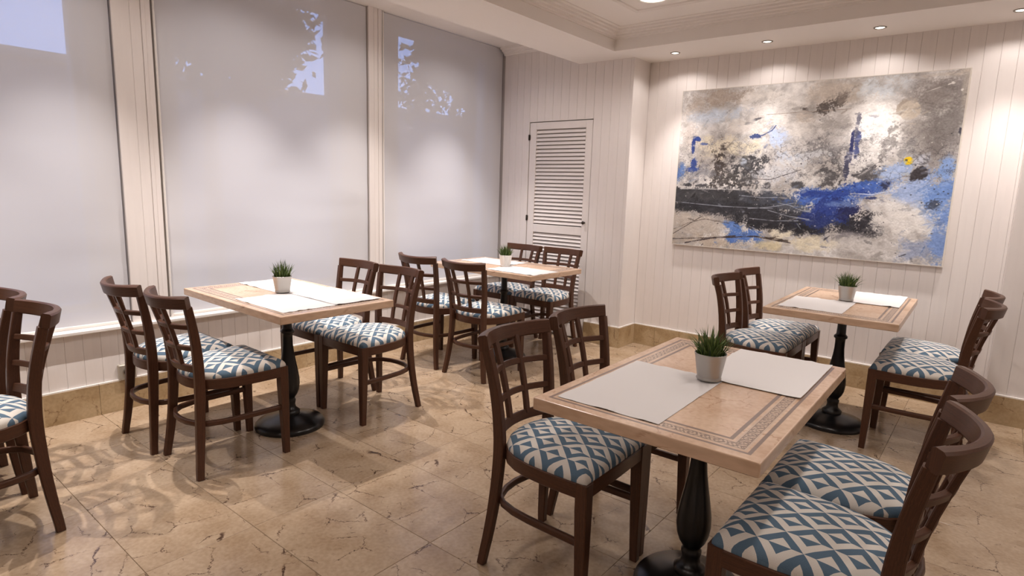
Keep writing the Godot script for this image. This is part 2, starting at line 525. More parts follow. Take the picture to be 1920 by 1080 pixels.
	dab(0.63, 0.74, 0.09, 0.060, 0, s8(44, 64, 136), 1.0, 0.8, 0.4)
	dab(0.60, 0.80, 0.06, 0.035, 0, s8(40, 54, 110), 0.9, 1.0, 0.4)
	dab(0.685, 0.73, 0.05, 0.035, 0, s8(36, 40, 84), 0.9, 1.2, 0.4)
	dab(0.66, 0.695, 0.06, 0.012, -4, s8(120, 148, 204), 0.7, 1.0, 0.5)
	dab(0.62, 0.633, 0.16, 0.014, -3, s8(38, 62, 140), 0.85, 0.7, 0.4)
	for q in [[0.0, 0.715, 0.42, 0.735], [0.28, 0.660, 0.46, 0.665], [0.32, 0.74, 0.50, 0.695], [0.40, 0.745, 0.56, 0.79], [0.33, 0.80, 0.52, 0.80], [0.44, 0.70, 0.57, 0.72], [0.48, 0.71, 0.56, 0.745]]:
		stroke([Vector2(q[0], q[1]), Vector2((q[0] + q[2]) / 2.0, (q[1] + q[3]) / 2.0 + 0.008), Vector2(q[2], q[3])], 0.0020, s8(164, 170, 182), 0.6, 0.4)
	stroke([Vector2(0.02, 0.627), Vector2(0.44, 0.622)], 0.0030, s8(200, 198, 198), 0.7, 0.9)
	# right: pale blues, rocks and the yellow sun
	dab(0.90, 0.61, 0.12, 0.085, -8, s8(160, 180, 220), 0.95, 0.8, 0.5)
	dab(0.965, 0.66, 0.06, 0.12, 6, s8(112, 146, 208), 0.9, 0.8, 0.5)
	dab(0.975, 0.49, 0.026, 0.05, 4, s8(134, 164, 216), 0.97, 0.3, 0.25)
	dab(0.82, 0.52, 0.06, 0.03, -20, s8(164, 184, 222), 0.9, 0.8, 0.4)
	dab(0.90, 0.45, 0.035, 0.025, 0, s8(204, 208, 220), 0.85, 0.8, 0.5)
	dab(0.83, 0.70, 0.10, 0.035, 10, s8(230, 227, 224), 0.95, 0.9, 0.5)
	dab(0.78, 0.68, 0.05, 0.018, 6, s8(224, 222, 222), 0.9, 0.9, 0.4)
	dab(0.885, 0.525, 0.016, 0.028, 24, s8(62, 58, 62), 0.97, 0.5, 0.3)
	dab(0.902, 0.515, 0.022, 0.026, 0, s8(54, 50, 54), 0.97, 0.5, 0.3)
	dab(0.80, 0.58, 0.016, 0.022, 0, s8(46, 52, 84), 0.95, 0.7, 0.3)
	dab(0.955, 0.685, 0.024, 0.022, 0, s8(70, 78, 96), 0.95, 0.9, 0.35)
	dab(0.76, 0.655, 0.026, 0.006, -6, s8(40, 50, 100), 0.85, 0.9, 0.4)
	dab(0.86, 0.452, 0.0145, 0.0145, 0, s8(240, 202, 30), 1.0, 0.18, 0.2)
	dab(0.998, 0.30, 0.008, 0.016, 0, s8(60, 60, 72), 0.95, 0.6, 0.4)
	stroke([Vector2(0.885, 0.10), Vector2(0.955, 0.065)], 0.0016, white, 0.8, 0.6)
	dab(0.958, 0.062, 0.006, 0.005, 0, white, 0.95, 0.5, 0.4)
	dab(0.985, 0.10, 0.004, 0.004, 0, white, 0.95, 0.5, 0.4)
	stroke([Vector2(0.82, 0.61), Vector2(0.76, 0.635), Vector2(0.69, 0.63)], 0.0022, s8(200, 212, 236), 0.8, 0.5)
	# foreground
	dab(0.87, 0.79, 0.11, 0.055, 8, s8(226, 222, 218), 0.97, 0.8, 0.5)
	dab(0.10, 0.87, 0.17, 0.055, 8, s8(188, 178, 168), 0.95, 0.7, 0.3)
	dab(0.20, 0.96, 0.24, 0.03, 0, s8(186, 172, 156), 0.85, 0.7, 0.5)
	dab(0.31, 0.925, 0.09, 0.035, -6, s8(84, 122, 196), 0.95, 0.9, 0.4)
	dab(0.27, 0.865, 0.05, 0.020, 24, s8(92, 130, 202), 0.9, 0.8, 0.4)
	dab(0.46, 0.885, 0.055, 0.018, 4, s8(232, 224, 204), 0.95, 0.9, 0.4)
	dab(0.56, 0.93, 0.15, 0.032, -3, s8(222, 212, 188), 0.9, 0.9, 0.5)
	dab(0.40, 0.965, 0.10, 0.018, 0, s8(214, 202, 170), 0.8, 0.9, 0.5)
	dab(0.69, 0.875, 0.07, 0.022, -4, s8(146, 142, 144), 0.9, 0.9, 0.5)
	dab(0.79, 0.925, 0.15, 0.036, 0, s8(206, 202, 199), 0.85, 0.9, 0.5)
	dab(0.93, 0.93, 0.08, 0.05, 0, s8(150, 160, 186), 0.9, 0.9, 0.5)
	dab(0.985, 0.86, 0.03, 0.10, 4, s8(116, 146, 204), 0.85, 0.8, 0.5)
	stroke([Vector2(0.0, 0.93), Vector2(0.13, 0.80)], 0.0018, s8(70, 60, 56), 0.8, 0.4)
	stroke([Vector2(0.0, 0.90), Vector2(0.07, 0.85), Vector2(0.14, 0.82), Vector2(0.25, 0.84)], 0.0014, s8(80, 70, 62), 0.7, 0.4)
	stroke([Vector2(0.06, 0.985), Vector2(0.18, 0.94), Vector2(0.36, 0.91), Vector2(0.50, 0.935)], 0.0036, s8(62, 52, 54), 0.9, 0.5)
	stroke([Vector2(0.0, 0.965), Vector2(0.14, 0.945), Vector2(0.28, 0.915)], 0.0026, s8(72, 62, 60), 0.85, 0.5)
	stroke([Vector2(0.40, 0.915), Vector2(0.49, 0.925)], 0.0060, s8(66, 56, 50), 0.9, 0.7)
	stroke([Vector2(0.28, 0.555), Vector2(0.40, 0.56), Vector2(0.51, 0.50)], 0.0016, s8(60, 56, 56), 0.8, 0.4)
	stroke([Vector2(0.87, 0.965), Vector2(0.89, 0.95)], 0.002, s8(60, 60, 64), 0.8, 0.4)
	# short palette-knife touches that drag the colour about
	var kn := RandomNumberGenerator.new(); kn.seed = 9
	for i in 1500:
		var u := kn.randf(); var v := kn.randf()
		var su := clampf(u + kn.randfn(0, 0.02), 0, 0.999); var sv := clampf(v + kn.randfn(0, 0.025), 0, 0.999)
		var sp := int(sv * PH) * PW + int(su * PW)
		var lift := kn.randfn(0, 0.05)
		dab(u, v, kn.randf_range(0.006, 0.026), kn.randf_range(0.002, 0.007), kn.randfn(-8, 28), Color(pr[sp] + lift, pg[sp] + lift, pb[sp] + lift), kn.randf_range(0.25, 0.7), 0.9, 0.5, 1)
	# spatter
	var r := RandomNumberGenerator.new(); r.seed = 77
	for i in 420:
		var u := r.randf(); var v := clampf(r.randfn(0.55, 0.14), 0.02, 0.98)
		var dark := r.randf() < 0.6
		dab(u, v, r.randf_range(0.0008, 0.004), r.randf_range(0.0008, 0.003), 0, s8(60, 60, 66) if dark else white, 0.8, 0.6, 0.5)
	var d := PackedByteArray(); d.resize(PW * PH * 3)
	var hgt := PackedByteArray(); hgt.resize(PW * PH)
	var cr1 := noise_bytes(PW, PH, 0.045, 1, 410, FastNoiseLite.TYPE_CELLULAR, 26.0, 0.03)
	var cm := noise_bytes(PW, PH, 0.011, 3, 411)
	for p in PW * PH:
		var f: float = (pn[3][p] / 255.0 - 0.5) * 0.09 + (pn[1][p] / 255.0 - 0.5) * 0.08
		var v: float = float(p / PW) / PH
		# scraped crackle, thickest across the middle of the canvas
		var band := clampf(1.0 - absf(v - 0.46) / 0.26, 0, 1)
		var ink := clampf(1.1 - cr1[p] / 26.0, 0, 1) * clampf((cm[p] / 255.0 - 0.42) * 5.0, 0, 1) * band * 0.65
		var ink2 := clampf((pn[3][p] / 255.0 - 0.60) * 6.0, 0, 1) * clampf((pn[0][p] / 255.0 - 0.50) * 6.0, 0, 1) * band * 0.6
		var k := 1.0 - maxf(ink, ink2)
		put(d, p * 3, Color((pr[p] + f) * k + 0.24 * (1.0 - k), (pg[p] + f) * k + 0.23 * (1.0 - k), (pb[p] + f) * k + 0.25 * (1.0 - k)))
		hgt[p] = int(clampf(pn[3][p] * 0.3 + pn[1][p] * 0.4 + minf(cr1[p] * 3.0, 255.0) * 0.3, 0, 255))
	var m := plain(Color.WHITE, 0.42)
	m.albedo_texture = tex_of(d, PW, PH)
	m.heightmap_enabled = true
	m.heightmap_texture = grey_tex(hgt, PW, PH)
	m.heightmap_scale = 0.14
	return m

# ------------------------------------------------------------------ chairs
func post_z(y: float) -> float:
	var k := [[0.0, 0.215], [0.1, 0.204], [0.2, 0.194], [0.3, 0.186], [0.42, 0.180], [0.5, 0.181], [0.6, 0.188], [0.7, 0.203], [0.82, 0.227], [0.9, 0.246]]
	for i in k.size() - 1:
		if y <= k[i + 1][0]:
			var t: float = (y - k[i][0]) / (k[i + 1][0] - k[i][0])
			var p0: float = k[maxi(i - 1, 0)][1]; var p3: float = k[mini(i + 2, k.size() - 1)][1]
			return cubic_interpolate(k[i][1], k[i + 1][1], p0, p3, t)
	return 0.2

func post_x(y: float) -> float:
	# the posts draw in towards the round back of the seat and flare again to the top
	return 0.149 + 0.043 * pow((0.45 - y) / 0.45, 2.0) if y < 0.45 else 0.149 + 0.031 * pow((y - 0.45) / 0.36, 1.4)

func bulge(y: float) -> float:
	return lerpf(0.034, 0.076, clampf((y - 0.5) / 0.33, 0, 1))

func seat_outline(grow: float) -> PackedVector3Array:
	# square front corners, round back
	var half := [[0.203, -0.215], [0.212, -0.20], [0.214, -0.13], [0.213, -0.05], [0.207, 0.02], [0.193, 0.08], [0.168, 0.13], [0.134, 0.166], [0.09, 0.188], [0.045, 0.199]]
	var r := PackedVector3Array()
	r.append(Vector3(0.0, 0, -0.217))
	for p in half: r.append(Vector3(p[0], 0, p[1]))
	r.append(Vector3(0, 0, 0.203))
	for i in range(half.size() - 1, -1, -1): r.append(Vector3(-half[i][0], 0, half[i][1]))
	var out := PackedVector3Array()
	for i in r.size():
		var t := (r[(i + 1) % r.size()] - r[(i - 1 + r.size()) % r.size()]).normalized()
		out.append(r[i] + Vector3(t.z, 0, -t.x) * grow)
	return out

func make_chair(label: String, at: Vector3, turn: float, group: String) -> Node3D:
	var t := thing("dining_chair", label, "chair", at, turn, group)
	# seat frame: a bent rail all round under the cushion
	var m := MB.new()
	var pts := []; var sides := []
	for p in seat_outline(-0.013):
		pts.append(p + Vector3(0, 0.428, 0)); sides.append(Vector3.UP)
	m.sweep(pts, sides, rect_profile(0.05, 0.026, 0.003), "sides", true)
	part("seat_frame", m.mesh(), M.wood, t)
	# cushion
	m = MB.new()
	var rings := []
	var prof := [[-0.004, 0.426], [-0.006, 0.44], [-0.001, 0.453], [-0.001, 0.463], [-0.005, 0.473], [-0.014, 0.483], [-0.030, 0.4925], [-0.055, 0.5010], [-0.09, 0.5075], [-0.13, 0.5115], [-0.165, 0.5130]]
	var o := seat_outline(-0.004)
	for pr_ in prof:
		var ring := PackedVector3Array()
		for q in o:
			var c := Vector3(0, 0, -0.02)
			var dir := q - c
			var k: float = 1.0 + pr_[0] / 0.2
			ring.append(c + dir * k + Vector3(0, pr_[1], 0))
		rings.append(ring)
	m.loft(rings, "smooth")
	for i in m.v.size(): m.uv[i] = Vector2(m.v[i].x, m.v[i].z)
	for i in m.g.size(): m.g[i] = 1
	part("cushion", m.mesh(), M.cloth, t)
	# front legs, tapered
	for s in [-1.0, 1.0]:
		m = MB.new()
		m.sweep([Vector3(s * 0.193, 0, -0.204), Vector3(s * 0.192, 0.2, -0.200), Vector3(s * 0.1915, 0.36, -0.1965), Vector3(s * 0.1915, 0.4535, -0.196)], [Vector3.RIGHT, Vector3.RIGHT, Vector3.RIGHT, Vector3.RIGHT], rect_profile(0.043, 0.043, 0.003), "sides", false, [Vector2(0.66, 0.66), Vector2(0.86, 0.86), Vector2.ONE, Vector2.ONE])
		part("leg", m.mesh(), M.wood, t)
	# rear legs running up into the back posts
	for s in [-1.0, 1.0]:
		m = MB.new()
		var c := []; var sd := []; var sc := []
		for i in 18:
			var y := 0.800 * i / 17.0
			c.append(Vector3(s * post_x(y), y, post_z(y)))
			sd.append(Vector3.RIGHT)
			var dep := lerpf(0.70, 1.0, clampf(y / 0.4, 0, 1)) if y < 0.45 else lerpf(1.0, 0.74, clampf((y - 0.5) / 0.29, 0, 1))
			sc.append(Vector2(1.0, dep))
		m.sweep(c, sd, rect_profile(0.027, 0.044, 0.004), "sides", false, sc)
		part("rear_leg", m.mesh(), M.wood, t)
	# bent stretcher between the front legs, round the back
	m = MB.new()
	var ctrl := [Vector2(0.19, -0.185), Vector2(0.188, -0.08), Vector2(0.185, 0.02), Vector2(0.177, 0.09), Vector2(0.158, 0.15), Vector2(0.125, 0.188), Vector2(0.065, 0.211), Vector2(0, 0.218)]
	pts = []; sides = []
	for q in ctrl: pts.append(Vector3(q.x, 0.243, q.y))
	for i in range(ctrl.size() - 2, -1, -1): pts.append(Vector3(-ctrl[i].x, 0.243, ctrl[i].y))
	for q in pts: sides.append(Vector3.UP)
	m.sweep(pts, sides, round_profile(0.027, 0.019), "smooth")
	part("stretcher", m.mesh(), M.wood, t)
	# back: top rail, three cross rails, two upright slats, all bowed
	var back := Node3D.new()
	back.name = "backrest"
	t.add_child(back, true)
	m = MB.new()
	pts = []; sides = []; var sc2 := []
	for i in 17:
		var x := -0.196 + 0.392 * i / 16.0
		var k := 1.0 - pow(x / 0.196, 2.0)
		pts.append(Vector3(x, 0.820 + 0.003 * cos(k * PI), post_z(0.820) + 0.001 + bulge(0.820) * k))
		sides.append(Vector3(0, 1, 0.24).normalized())
		sc2.append(Vector2(1.0, lerpf(1.0, 1.42, clampf((absf(x) - 0.12) / 0.055, 0, 1)) if i > 0 and i < 16 else 1.3))
	m.sweep(pts, sides, rect_profile(0.056, 0.025, 0.005), "sides", false, sc2)
	part("top_rail", m.mesh(), M.wood, back)
	for e in [[0.706, 0.023], [0.604, 0.023], [0.505, 0.036]]:
		m = MB.new()
		pts = []; sides = []
		for i in 13:
			var w := post_x(e[0]) - 0.006
			var x := -w + 2.0 * w * i / 12.0
			pts.append(Vector3(x, e[0], post_z(e[0]) + bulge(e[0]) * (1.0 - pow(x / w, 2.0))))
			sides.append(Vector3(0, 1, 0.28).normalized())
		m.sweep(pts, sides, rect_profile(e[1], 0.017, 0.003))
		part("cross_rail", m.mesh(), M.wood, back)
	for s in [-1.0, 1.0]:
		m = MB.new()
		pts = []; sides = []
		for i in 7:
			var y := 0.51 + 0.29 * i / 6.0
			pts.append(Vector3(s * post_x(y) * 0.345, y, post_z(y) + bulge(y) * (1.0 - pow(0.345, 2.0)) - 0.001))
			sides.append(Vector3.RIGHT)
		m.sweep(pts, sides, rect_profile(0.024, 0.0175, 0.003))
		part("back_slat", m.mesh(), M.wood, back)
	return t

# ------------------------------------------------------------------ tables
func make_table(label: String, at: Vector3, turn: float) -> Node3D:
	var t := thing("marble_table", label, "table", at, turn, "square-edged marble tables on black pedestals")
	var m := MB.new()
	var hw := 0.3228; var hd := 0.5155
	# slab with eased edges: rings of the outline from the top inwards
	var rings := []
	for e in [[0.004, 0.712], [0.0, 0.715], [0.0, 0.7465], [0.0010, 0.749], [0.0035, 0.75]]:
		var i: float = e[0]
		var x := hw - i; var z := hd - i; var c := 0.003
		rings.append(PackedVector3Array([Vector3(-x + c, e[1], -z), Vector3(x - c, e[1], -z), Vector3(x, e[1], -z + c), Vector3(x, e[1], z - c), Vector3(x - c, e[1], z), Vector3(-x + c, e[1], z), Vector3(-x, e[1], z - c), Vector3(-x, e[1], -z + c)]))
	m.loft(rings, "flat")
	for i in m.v.size():
		var p := m.v[i]
		if p.y > 0.7495: m.uv[i] = Vector2((p.x + hw) / (2.0 * hw), (p.z + hd) / (2.0 * hd))
		else: m.uv[i] = Vector2(0.5 + clampf((p.x + p.z) * 0.40, -0.32, 0.32), 0.4 + (p.y - 0.73) * 0.9)
	# the easing strip at the rim must not pull the inlay round the edge
	for i in range(0, m.v.size(), 3):
		var low := minf(m.v[i].y, minf(m.v[i + 1].y, m.v[i + 2].y))
		if low < 0.7495:
			for k in 3:
				var p := m.v[i + k]
				m.uv[i + k] = Vector2(0.5 + clampf((p.x + p.z) * 0.40, -0.32, 0.32), 0.4 + (p.y - 0.73) * 0.9)
	part("tabletop", m.mesh(), M.table, t)
	m = MB.new()
	m.lathe([[0.045, 0.040], [0.07, 0.053], [0.085, 0.055], [0.095, 0.045], [0.105, 0.034], [0.125, 0.030], [0.142, 0.034], [0.150, 0.034], [0.158, 0.028], [0.168, 0.033], [0.185, 0.044], [0.21, 0.053], [0.245, 0.0575], [0.28, 0.056], [0.33, 0.048], [0.38, 0.039], [0.43, 0.031], [0.47, 0.027], [0.51, 0.0265], [0.532, 0.028], [0.536, 0.036], [0.548, 0.037], [0.553, 0.031], [0.56, 0.026], [0.60, 0.0245], [0.70, 0.0245]], 28)
	part("pedestal", m.mesh(), M.iron, t)
	m = MB.new()
	m.lathe([[0.0, 0.185], [0.012, 0.188], [0.022, 0.184], [0.034, 0.172], [0.048, 0.13], [0.060, 0.085], [0.070, 0.055]], 40)
	part("base", m.mesh(), M.iron, t)
	m = MB.new()
	m.box(Vector3(-0.16, 0.700, -0.16), Vector3(0.16, 0.7125, 0.16), 0.003)
	part("mounting_plate", m.mesh(), M.iron, t)
	return t

func make_mat(label: String, x0: float, x1: float, z0: float, z1: float, turn: float, lift: float, seed_: int) -> void:
	# a thin paper sheet that does not lie quite flat
	var c := Vector3((x0 + x1) / 2.0, TABLE_H + 0.0012 + lift, (z0 + z1) / 2.0)
	var t := thing("paper_placemat", label, "placemat", c, turn, "plain paper placemats laid on the marble tables")
	var n := FastNoiseLite.new(); n.seed = seed_; n.frequency = 3.0
	var w := (x1 - x0) / 2.0; var d := (z1 - z0) / 2.0
	var nx := 14; var nz := 18
	var m := MB.new()
	var top := []
	for j in nz + 1:
		for i in nx + 1:
			var u := i / float(nx) * 2.0 - 1.0; var v := j / float(nz) * 2.0 - 1.0
			var edge := pow(maxf(absf(u), absf(v)), 8.0)
			var y := 0.0004 + edge * 0.0035 * maxf(0.0, n.get_noise_2d(u + 7.0, v)) * 2.0 + 0.0007 * maxf(0.0, n.get_noise_2d(u * 0.8, v * 0.8 + 5.0))
			top.append(Vector3(u * w, y, v * d))
	m.begin()
	for j in nz:
		for i in nx:
			var a: Vector3 = top[j * (nx + 1) + i]; var b: Vector3 = top[j * (nx + 1) + i + 1]
			var e: Vector3 = top[(j + 1) * (nx + 1) + i + 1]; var f: Vector3 = top[(j + 1) * (nx + 1) + i]
			var z := Vector2.ZERO
			m.quad(a, b, e, f, z, z, z, z, 1)
			var dn := Vector3(0, -0.0006, 0)
			m.quad(a + dn, f + dn, e + dn, b + dn, z, z, z, z, 2)
			if j == 0: m.quad(a, a + dn, b + dn, b, z, z, z, z, -1)
			if j == nz - 1: m.quad(e, e + dn, f + dn, f, z, z, z, z, -1)
			if i == 0: m.quad(f, f + dn, a + dn, a, z, z, z, z, -1)
			if i == nx - 1: m.quad(b, b + dn, e + dn, e, z, z, z, z, -1)
	m.close()
	part("sheet", m.mesh(), M.paper, t)

func make_plant(label: String, at: Vector3, turn: float, fluted: bool, seed_: int, spread: float) -> void:
	var t := thing("potted_grass", label, "plant", at, turn, "small grass plants in pots")
	var m := MB.new()
	var pot := [[0.0, 0.037], [0.002, 0.0395], [0.008, 0.0395], [0.010, 0.0375], [0.013, 0.0385], [0.05, 0.0445], [0.084, 0.0500], [0.0865, 0.0515], [0.0885, 0.0500], [0.0870, 0.0485], [0.074, 0.0465]]
	m.lathe(pot, 48 if fluted else 36, "flat" if fluted else "smooth", Vector3.ZERO, 0.022 if fluted else 0.0)
	part("pot", m.mesh(), M.white_pot if fluted else M.zinc, t)
	m = MB.new()
	m.lathe([[0.072, 0.002], [0.0722, 0.0455], [0.0775, 0.046], [0.080, 0.03], [0.081, 0.002]], 20)
	part("soil", m.mesh(), M.soil, t)
	var st := SurfaceTool.new()
	st.begin(Mesh.PRIMITIVE_TRIANGLES)
	var r := RandomNumberGenerator.new(); r.seed = seed_
	for i in 190:
		var a := r.randf() * TAU
		var rad := sqrt(r.randf()) * 0.040
		var root := Vector3(cos(a) * rad, 0.079, sin(a) * rad)
		var lean := Vector3(cos(a), 0, sin(a)) * (rad / 0.04) * r.randf_range(0.2, 1.0) * spread + Vector3(r.randfn(0, 0.01), 0, r.randfn(0, 0.01))
		var hgt := r.randf_range(0.055, 0.118) * (1.0 - 0.25 * rad / 0.04)
		var wid := r.randf_range(0.0020, 0.0042)
		var yaw := r.randf() * TAU
		var sd := Vector3(cos(yaw), 0, sin(yaw)) * wid
		var tone := r.randf()
		var c0 := Color(0.022, 0.045, 0.014).lerp(Color(0.045, 0.085, 0.022), tone)
		var c1 := Color(0.12, 0.19, 0.035).lerp(Color(0.30, 0.36, 0.09), tone * tone)
		var prev := root
		var segs := 4
		for k in segs:
			var t0 := k / float(segs); var t1 := (k + 1) / float(segs)
			var p1 := root + Vector3(0, hgt * (t1 - 0.18 * t1 * t1 * lean.length() / 0.05), 0) + lean * pow(t1, 1.7)
			var w0 := sd * (1.0 - 0.8 * t0); var w1 := sd * (1.0 - 0.8 * t1) if k < segs - 1 else Vector3.ZERO
			var ca := c0.lerp(c1, r.randf() * 0.7); var cb := ca
			var nrm := (p1 - prev).cross(sd).normalized()
			for q in [[prev - w0, ca], [prev + w0, ca], [p1 + w1, cb], [prev - w0, ca], [p1 + w1, cb], [p1 - w1, cb]]:
				st.set_color(q[1]); st.set_normal(nrm); st.add_vertex(q[0])
			prev = p1
	var g := part("grass", st.commit(), M.grass, t)
	g.set_meta("kind", "stuff")

# ------------------------------------------------------------------ room pieces
var board_cache := {}
func board_mesh(w: float, h: float) -> ArrayMesh:
	# tongue-and-groove board, face at z = 0, eased long edges
	var key := "%.4f_%.3f" % [w, h]
	if not board_cache.has(key):
		var m := MB.new()
		var x := w / 2.0 - 0.0003; var b := 0.0020; var d := 0.012
		var sec := [Vector2(-x, -d), Vector2(x, -d), Vector2(x, -b), Vector2(x - b, 0), Vector2(-x + b, 0), Vector2(-x, -b)]
		var r0 := PackedVector3Array(); var r1 := PackedVector3Array()
		for q in sec:
			r0.append(Vector3(q.x, 0, q.y)); r1.append(Vector3(q.x, h, q.y))
		m.loft([r0, r1], "flat")
		board_cache[key] = m.mesh()
	return board_cache[key]

func boards(parent: Node, from: Vector3, to: Vector3, h: float, pitch: float, turn: float) -> void:
	# from and to at floor level along the wall face
	var length := from.distance_to(to)
	var dir := (to - from) / length
	var n := int(ceil(length / pitch - 0.001))
	for i in n:
		var a := i * pitch; var b := minf(length, (i + 1) * pitch)
		if b - a < 0.012: continue
		part("board", board_mesh(b - a, h), M.paint, parent, from + dir * (a + b) / 2.0, turn)

func slab(parent: Node, from: Vector3, to: Vector3, h: float, normal: Vector3, k: int) -> void:
	# one marble skirting slab with a white bead on top
	var m := MB.new()
	var dir := (to - from).normalized()
	var gap := 0.0008
	var a := from + dir * gap; var b := to - dir * gap
	var out := normal * 0.014
	var r0 := PackedVector3Array([a - normal * 0.01, a + out, b + out, b - normal * 0.01])
	var r1 := PackedVector3Array()
	for q in r0: r1.append(q + Vector3(0, h - 0.008, 0))
	m.loft([r0, r1], "flat")
	for i in m.v.size():
		m.uv[i] = Vector2((m.v[i] - from).dot(dir) * 1.0 + k * 0.37, m.v[i].y + k * 0.23)
	part("slab", m.mesh(), M.base, parent)
	m = MB.new()
	out = normal * 0.012
	r0 = PackedVector3Array([a - normal * 0.01, a + out, b + out, b - normal * 0.01])
	r1 = PackedVector3Array()
	for i in 4:
		r0[i] += Vector3(0, h - 0.008, 0)
		r1.append(r0[i] + Vector3(0, 0.008, 0))
	m.loft([r0, r1], "flat")
	part("bead", m.mesh(), M.trim, parent)

func skirting(called: String, from: Vector3, to: Vector3, normal: Vector3, first: float, pitch := 0.6) -> void:
	var s := struct(called)
	var length := from.distance_to(to); var dir := (to - from) / length
	var a := 0.0; var b := first; var k := called.length()
	while a < length - 0.01:
		b = minf(b, length)
		slab(s, from + dir * a, from + dir * b, 0.1855, normal, k)
		a = b; b += pitch; k += 1

func rect_ring(x0: float, z0: float, x1: float, z1: float, d: float, y: float) -> PackedVector3Array:
	return PackedVector3Array([Vector3(x0 + d, y, z0 + d), Vector3(x1 - d, y, z0 + d), Vector3(x1 - d, y, z1 - d), Vector3(x0 + d, y, z1 - d)])

func cornice_loop(parent: Node, called: String, d0: float, profile: Array) -> void:
	var rings := []
	for p in profile: rings.append(rect_ring(TRAYX0, TRAYZ0, TRAYX1, TRAYZ1, d0 + p[0], p[1]))
	var m := MB.new()
	m.loft(rings, "flat", false, true)
	part(called, m.mesh(), M.ceiling, parent)

# ------------------------------------------------------------------ lamps
func spot(parent: Node, at: Vector3, energy: float, angle: float, soft: float, size: float, color: Color) -> void:
	var l := SpotLight3D.new()
	l.name = "beam"
	parent.add_child(l, true)
	l.position = at
	l.rotation_degrees.x = -90.0
	l.light_energy = energy
	l.light_color = color
	l.spot_angle = angle
	l.spot_angle_attenuation = soft
	l.spot_range = 12.0
	l.spot_attenuation = 2.0
	l.light_size = size
	l.shadow_enabled = true

var lamp_meshes := {}
func downlight(called: String, label: String, at: Vector3, r: float, group: String, beams: Array, color: Color) -> void:
	var t := thing(called, label, "light", at, 0.0, group)
	var key := "%.3f" % r
	if not lamp_meshes.has(key):
		var m := MB.new()
		m.lathe([[-0.001, r * 1.02], [-0.005, r * 1.06], [-0.006, r * 1.22], [-0.003, r * 1.34], [0.0015, r * 1.36], [0.0015, r * 1.02]], 32, "flat")
		var q := MB.new()
		q.lathe([[-0.006, 0.001], [-0.0055, r * 0.4], [-0.004, r * 0.75], [-0.001, r * 0.99], [0.003, r * 1.0], [0.004, 0.001]], 28)
		lamp_meshes[key] = [m.mesh(), q.mesh()]
	part("trim_ring", lamp_meshes[key][0], M.steel if r < 0.05 else M.trim, t)
	part("lamp_lens", lamp_meshes[key][1], M.lens, t)
	for b in beams: spot(t, Vector3(0, -0.012, 0), b[0], b[1], b[2], b[3], color)

# ------------------------------------------------------------------ the scene
func _ready() -> void:
	rng.seed = 4
	# camera
	var cam := Camera3D.new()
	cam.name = "camera"
	add_child(cam)
	cam.position = Vector3(0, 1.3507, 0)
	cam.rotation = Vector3(-0.1634, 0.6801, 0.0310)
	cam.fov = 51.345
	cam.near = 0.05
	cam.far = 200.0
	cam.current = true
	# sky and exposure
	var env := Environment.new()
	env.background_mode = Environment.BG_SKY
	var sky := Sky.new()
	var sm := ProceduralSkyMaterial.new()
	sm.sky_top_color = Color(0.46, 0.60, 0.88)
	sm.sky_horizon_color = Color(0.60, 0.71, 0.93)
	sm.ground_bottom_color = Color(0.35, 0.35, 0.36)
	sm.ground_horizon_color = Color(0.60, 0.64, 0.70)
	sm.sky_energy_multiplier = 1.75
	sky.sky_material = sm
	env.sky = sky
	env.tonemap_mode = Environment.TONE_MAPPER_LINEAR
	env.tonemap_exposure = 1.19
	env.sdfgi_enabled = true
	env.ssao_enabled = true
	env.ssil_enabled = true
	var we := WorldEnvironment.new()
	we.environment = env
	add_child(we)
	make_materials()
	build_shell()
	build_lamps()
	build_furniture()
	build_outside()

const WARM := Color(1.0, 0.963, 0.943)

func build_lamps() -> void:
	# small spotlights in the lowered ceiling in front of the painting wall
	var names := ["small recessed ceiling spotlight nearest the wall corner left of the painting", "small recessed ceiling spotlight above the middle of the painting", "small recessed ceiling spotlight above the right half of the painting", "small recessed ceiling spotlight at the right edge of the picture"]
	for k in 4:
		var x := -2.157 + 0.6953 * k
		downlight("recessed_spotlight", names[k], Vector3(x, SOFF, -4.61), 0.028, "small spotlights along the painting wall", [[1.5, 33.0, 1.0, 0.03], [0.11, 72.0, 0.4, 0.02]], WARM)
	# spotlights hidden above the blinds
	var nth := ["first", "second", "third", "fourth", "fifth"]
	for i in 5:
		var z: float = [-3.8, -2.8, -1.95, -1.0, -0.1][i]
		downlight("recessed_spotlight", "%s recessed spotlight above the blinds, counted from the louvred-door wall" % nth[i], Vector3(-3.33, RECESS, z), 0.028, "small spotlights above the blinds", [[3.0, 36.0, 0.9, 0.008], [0.20, 72.0, 0.6, 0.012]], WARM)
	# round downlights in the coffered ceiling
	for j in 3:
		for i in 3:
			var z: float = [-3.74, -2.0, 1.3][j]
			var x: float = [-1.93, -0.2, 1.5][i]
			var where := "round ceiling downlight, %s row from the painting wall, %s" % [nth[j], ["on the window side", "in the middle", "farthest from the windows"][i]]
			downlight("round_downlight", "large round downlight glowing at the top edge of the picture" if i + j == 0 else where, Vector3(x, 2.594, z), 0.085, "round downlights in the coffered ceiling", [[1.02, 80.0, 0.5, 0.08]], WARM)

